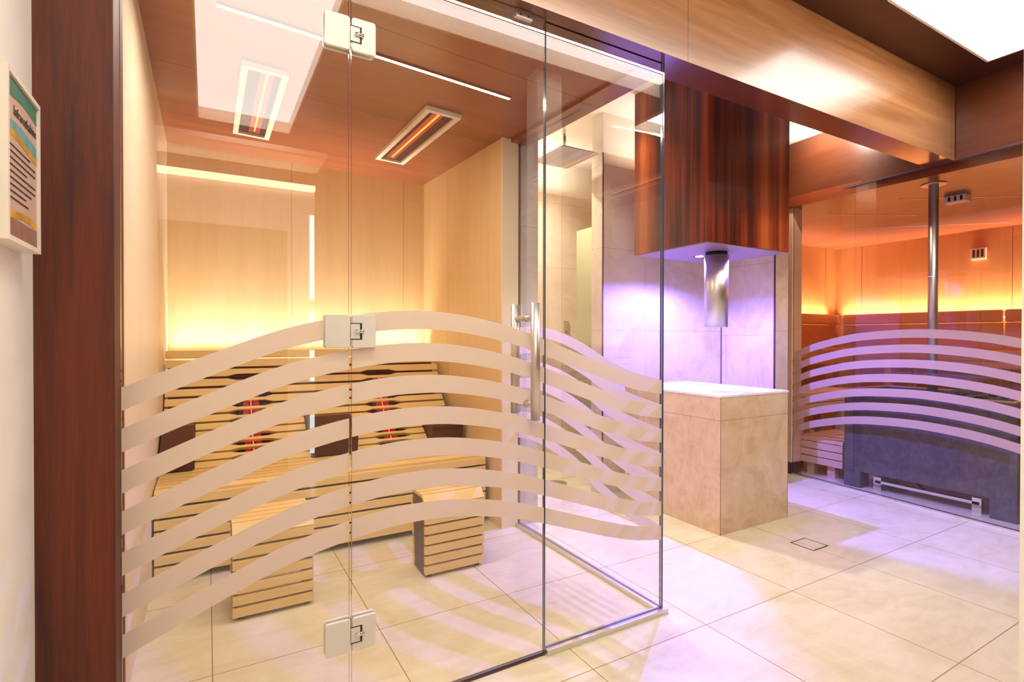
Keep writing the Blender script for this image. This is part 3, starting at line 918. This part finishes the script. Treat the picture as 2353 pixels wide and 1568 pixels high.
# ------------------------------------------------------------------ SHOWER
t = thing('rain_shower_head', (2.26, 3.16, 2.45), 'square perforated rain shower head on a thin ceiling pipe', 'shower head')
hx0, hx1, hy0, hy1 = 2.105, 2.415, 2.965, 3.345
MB().box(hx0, hx1, hy0, hy1, 2.45, 2.462, bev=0.002).build('head', M['cream_metal'], t)
mb = MB()
for i in range(17):
    for j in range(20):
        mb.tube((hx0 + 0.02 + i*0.0169, hy0 + 0.02 + j*0.0179, 2.4488), (hx0 + 0.02 + i*0.0169, hy0 + 0.02 + j*0.0179, 2.4502), 0.0033, 6)
mb.build('nozzles', M['dark_trim'], t)
MB().tube((2.235, 3.13, 2.462), (2.235, 3.13, ZC), 0.012, 16).build('arm', M['chrome'], t)
t = thing('shower_control', (2.94, 4.095, 1.22), 'small steel shower control plate on the alcove back wall', 'control')
MB().box(2.915, 2.975, 4.082, 4.0995, 1.155, 1.305, bev=0.003).build('plate', M['brushed'], t)
MB().tube((2.945, 4.07, 1.255), (2.945, 4.083, 1.255), 0.014, 20).build('button', M['chrome'], t)
MB().tube((2.945, 4.07, 1.20), (2.945, 4.083, 1.20), 0.009, 20).build('button', M['dark_trim'], t)
tag(box('shower_screen', 2.80, 2.81, 3.27, 3.735, 0.02, 2.075, M['screen']), 'satin greenish glass screen at the side of the shower alcove', 'screen')
t = thing('floor_drain', (2.39, 3.43, 0), 'round perforated drain in the shower floor', 'drain')
MB().tube((2.39, 3.43, 0.0), (2.39, 3.43, 0.002), 0.075, 28).build('grate', M['brushed'], t)
mb = MB()
for i in range(3):
    for j in range(6 + 4*i):
        a = 2*math.pi*j/(6+4*i); r_ = 0.018 + i*0.02
        mb.tube((2.39 + r_*math.cos(a), 3.43 + r_*math.sin(a), 0.0021), (2.39 + r_*math.cos(a), 3.43 + r_*math.sin(a), 0.0026), 0.004, 6)
mb.build('holes', M['dark'], t)
t = thing('water_outlet', (2.86, 4.09, 0.18), 'small chrome water outlet low on the shower back wall', 'tap')
MB().tube((2.86, 4.10, 0.19), (2.86, 4.03, 0.19), 0.014, 16).tube((2.86, 4.04, 0.19), (2.86, 4.03, 0.15), 0.011, 16).build('spout', M['chrome'], t)
MB().tube((2.86, 4.10, 0.19), (2.86, 4.092, 0.19), 0.03, 20).build('rosette', M['chrome'], t)

# ------------------------------------------------------------------ SAUNA
t = thing('sauna_glass_wall', tuple(gp(0.9, 0, 0)), 'large glass wall of the sauna at the right with frosted arc bands', 'glass partition')
mb = MB(); gbox(mb, 0.0, SL, -0.005, 0.005, 0.012, 2.287)
bmesh.ops.recalc_face_normals(mb.bm, faces=mb.bm.faces)
for f in mb.bm.faces:
    f.normal_update(); f.material_index = 0 if abs(f.normal.dot(gn)) > 0.5 else 1
mb.build('pane', [M['glass_sauna'], M['edge']], t)
SW = [(0.013, 1.023), (0.14, 1.083), (0.32, 1.136), (0.47, 1.170), (0.634, 1.192), (0.911, 1.207), (1.151, 1.197), (1.331, 1.176), (1.493, 1.143), (1.8, 1.06), (2.6, 0.75)]
for k in range(7):
    band_mesh(lambda a: spline(SW, a), 0.001, SL - 0.01, k, lambda a, d, z: gp(a, 0.0052 + d, z),
              pitch=lambda a: 0.1035 if a < 0.9 else 0.1035 + 0.0*(a-0.9), thick=0.0575).build('frosted_band', M['band_s'], t)
mb = MB(); gbox(mb, 0.0, SL, -0.014, 0.016, 0.0, 0.012)
tag(mb.build('floor_rail', M['alu']), 'flat metal floor rail under the sauna glass wall', 'rail')

t = thing('sauna_heater', (4.6, 1.78, 0), 'large dark stone sauna heater on block legs behind the glass', 'heater')
hy0, hy1, hx0, hx1 = 1.265, 2.288, 4.312, 4.95
MB().box(hx0, hx1, hy0, hy1, 0.125, 0.690, bev=0.006).build('body', M['heater_stone'], t)
ring(MB(), hx0, hx1, hy0, hy1, 0.690, 0.742, 0.045).build('upper_rim', M['heater_stone'], t)
for (y0, y1) in ((hy0, hy0 + 0.135), (hy1 - 0.12, hy1)):
    for (x0, x1) in ((hx0 + 0.001, hx0 + 0.13), (hx1 - 0.13, hx1)):
        MB().box(x0, x1, y0, y1, 0.0, 0.13, bev=0.004).build('leg', M['heater_stone'], t)
mb = MB(); ring(mb, hx0 + 0.012, hx1 - 0.012, hy0 + 0.012, hy1 - 0.012, 0.742, 0.752, 0.02); mb.build('rim', M['brushed'], t)
MB().box(4.36, 4.40, hy0 + 0.20, hy1 - 0.20, 0.055, 0.075).box(4.36, 4.40, hy0 + 0.19, hy0 + 0.24, 0.0, 0.10).box(4.36, 4.40, hy1 - 0.24, hy1 - 0.19, 0.0, 0.10).build('bracket', M['chrome'], t)
for (yy, dx) in ((2.00, 0.0), (1.85, 0.03)):
    MB().tube((4.40 + dx, yy, 0.10), (4.44, yy - 0.10, 0.03), 0.008, 10).build('cable', plain('red_cable', rgb(120, 30, 40), 0.5), t)

def rock_mesh(seed):
    r = random.Random(seed)
    bm = bmesh.new(); bmesh.ops.create_icosphere(bm, subdivisions=2, radius=1)
    sx, sy, sz = r.uniform(0.8, 1.25), r.uniform(0.8, 1.25), r.uniform(0.55, 0.8)
    ks = [(Vector((r.uniform(-1, 1), r.uniform(-1, 1), r.uniform(-1, 1))).normalized(), r.uniform(0.72, 0.92)) for _ in range(9)]
    for v in bm.verts:
        for n_, d_ in ks:
            q = v.co.dot(n_)
            if q > d_: v.co -= n_ * (q - d_)
        v.co = Vector((v.co.x*sx, v.co.y*sy, v.co.z*sz)) * (1 + r.uniform(-.03, .03))
    me = bpy.data.meshes.new('sauna_stone'); bm.to_mesh(me); bm.free(); me.materials.append(M['rock'])
    return me
rocks = [rock_mesh(i) for i in range(5)]
ri = 0
for i in range(8):
    for j in range(13):
        x = hx0 + 0.085 + i*0.066 + rnd.uniform(-.01, .01); y = hy0 + 0.09 + j*0.070 + rnd.uniform(-.01, .01)
        hgt = 0.716 + 0.05*math.exp(-((y - 1.66)/0.14)**2)
        if math.hypot(x - 4.46, y - 1.768) < 0.075: continue
        o = bpy.data.objects.new('sauna_stone', rocks[ri % 5]); ri += 1
        COL.objects.link(o)
        s = rnd.uniform(0.022, 0.027)
        o.scale = (s, s, s); o.location = (x, y, hgt - 0.003); o.rotation_euler = (rnd.uniform(-.4, .4), rnd.uniform(-.4, .4), rnd.uniform(0, 6.28))
        tag(o, 'dark rough stone piled on top of the sauna heater', 'stone', 'stones on the sauna heater')

t = thing('heater_pipe', (4.46, 1.77, 0.69), 'vertical steel pipe rising behind the sauna glass to the ceiling', 'pipe')
MB().tube((4.46, 1.768, 0.692), (4.46, 1.768, 2.232), 0.030, 28).build('pipe', M['brushed'], t)
MB().tube((4.46, 1.768, 2.228), (4.46, 1.768, 2.235), 0.075, 32).build('collar', M['alu'], t)

# sauna benches in tiers, left and back
def tier(name, label, x0, x1, y0, y1, ztop, mat, along='Y', n=6, front=3, depth=0.22):
    t = thing(name, ((x0+x1)/2, (y0+y1)/2, 0), label, 'bench', 'tiered sauna benches')
    mb = MB()
    if along == 'Y':
        w = (x1 - x0) / n
        for i in range(n): mb.box(x0 + i*w + 0.004, x0 + (i+1)*w - 0.008, y0, y1, ztop - 0.028, ztop)
    else:
        w = (y1 - y0) / n
        for i in range(n): mb.box(x0, x1, y0 + i*w + 0.004, y0 + (i+1)*w - 0.008, ztop - 0.028, ztop)
    mb.build('seat_slats', mat, t)
    mb = MB()
    for i in range(front):
        z1 = ztop - 0.034 - i*0.062
        if along == 'Y': mb.box(x0, x0 + 0.024, y0, y1, z1 - 0.054, z1)
        else: mb.box(x0, x1, y0, y0 + 0.024, z1 - 0.054, z1)
    mb.build('front_boards', mat, t)
    if along == 'Y':
        for yy in (y0 + 0.25, (y0+y1)/2 + 0.35, y1 - 0.3):
            box('leg', x0 + 0.04, x0 + 0.10, yy, yy + 0.06, 0, ztop - 0.03, mat, t)
            box('leg', x1 - 0.10, x1 - 0.04, yy, yy + 0.06, 0, ztop - 0.03, mat, t)
    else:
        for xx in (x0 + 0.08, x1 - 0.2):
            box('leg', xx, xx + 0.06, y0 + 0.04, y0 + 0.10, 0, ztop - 0.03, mat, t)
            box('leg', xx, xx + 0.06, y1 - 0.10, y1 - 0.04, 0, ztop - 0.03, mat, t)
    return t
tier('sauna_bench', 'upper sauna bench along the far back wall', 6.0, 6.62, -1.3, 3.05, 1.03, M['sauna_bench'], 'Y', 6, 2)
tier('sauna_bench', 'middle sauna bench in front of the upper back bench', 5.38, 5.97, -1.3, 2.55, 0.62, M['sauna_bench'], 'Y', 6, 2)
tier('sauna_bench', 'upper sauna bench along the left wall', 4.42, 5.97, 3.08, 3.58, 1.03, M['sauna_bench'], 'X', 5, 2)
tier('sauna_bench', 'middle light wood sauna bench at the left of the heater', 4.42, 5.36, 2.72, 3.06, 0.66, M['sauna_light'], 'X', 4, 2)
tier('sauna_step', 'low slatted light wood step platform left of the heater', 4.37, 4.95, 2.33, 2.71, 0.315, M['sauna_light'], 'Y', 8, 3)
# backrests with lit tops
def backrest(x0, x1, y0, y1, label):
    t = thing('back_board', ((x0+x1)/2, (y0+y1)/2, 1.03), label, 'backrest', 'padded looking wooden sauna backrests')
    MB().box(x0, x1, y0, y1, 1.30, 1.42, bev=0.02).build('head_board', M['sauna_bench'], t)
    MB().box(x0 + 0.02, x1 - 0.0, y0 + (0.02 if x1 - x0 > 0.5 else 0), y1, 1.035, 1.295).build('lower_board', M['sauna_bench'], t)
backrest(6.585, 6.62, 2.05, 3.52, 'left rounded backrest board on the far sauna wall')
backrest(6.585, 6.62, 0.42, 2.035, 'right rounded backrest board on the far sauna wall')
backrest(4.45, 6.57, 3.545, 3.58, 'rounded backrest board on the left sauna wall')
# ceiling slots, wall lamp and ceiling vent
for (x0, y0, x1, y1, lab) in ((4.70, 2.092, 5.40, 1.579, 'nearer'), (4.756, 2.662, 5.465, 2.287, 'middle'), (5.56, 2.897, 6.6, 1.95, 'farthest')):
    a, b = Vector((x0, y0, 2.233)), Vector((x1, y1, 2.233)); d_ = (b-a).normalized(); s_ = Vector((-d_.y, d_.x, 0))*0.006
    mb = MB(); mb.quad((a-s_, b-s_, b+s_, a+s_)); mb.quad((a-s_+Vector((0,0,.0015)), a+s_+Vector((0,0,.0015)), b+s_+Vector((0,0,.0015)), b-s_+Vector((0,0,.0015))))
    for p_, q_ in ((a-s_, b-s_), (b-s_, b+s_), (b+s_, a+s_), (a+s_, a-s_)):
        mb.quad((p_, q_, q_+Vector((0,0,.0015)), p_+Vector((0,0,.0015))))
    tag(mb.build('ceiling_strip', M['brushed']), 'thin shiny metal strip in the sauna ceiling, %s one' % lab, 'strip', 'metal strips in the sauna ceiling')
def vent(cx, cy, cz, wall, label, mat):
    t = thing('slotted_cover', (cx, cy, cz), label, 'vent')
    if wall:
        MB().box(cx - 0.04, cx, cy - 0.06, cy + 0.06, cz - 0.055, cz + 0.055, bev=0.004).build('cover', mat, t)
        for k in range(3):
            box('slot', cx - 0.0412, cx - 0.0402, cy - 0.045 + k*0.034, cy - 0.025 + k*0.034, cz - 0.035, cz + 0.04, M['dark'], t)
    else:
        MB().box(cx - 0.05, cx + 0.05, cy - 0.07, cy + 0.07, cz - 0.05, cz, bev=0.004).build('cover', mat, t)
        for k in range(3):
            box('slot', cx - 0.0512, cx - 0.0502, cy - 0.05 + k*0.038, cy - 0.034 + k*0.038, cz - 0.042, cz - 0.008, M['dark'], t)
vent(6.75, 2.283, 1.995, True, 'small wooden slotted cover on the far sauna wall', M['sauna_light'])
vent(4.98, 1.821, 2.234, False, 'small pale slotted cover on the sauna ceiling right of the pipe', M['cream_metal'])
tag(box('cove_light', 6.67, 6.73, -1.5, 3.55, 1.345, 1.355, M['cove']), 'warm cove light strip behind the far sauna backrests', 'light')
tag(box('cove_light', 4.40, 6.60, 3.63, 3.67, 1.345, 1.355, M['cove']), 'warm cove light strip behind the left sauna backrest', 'light')
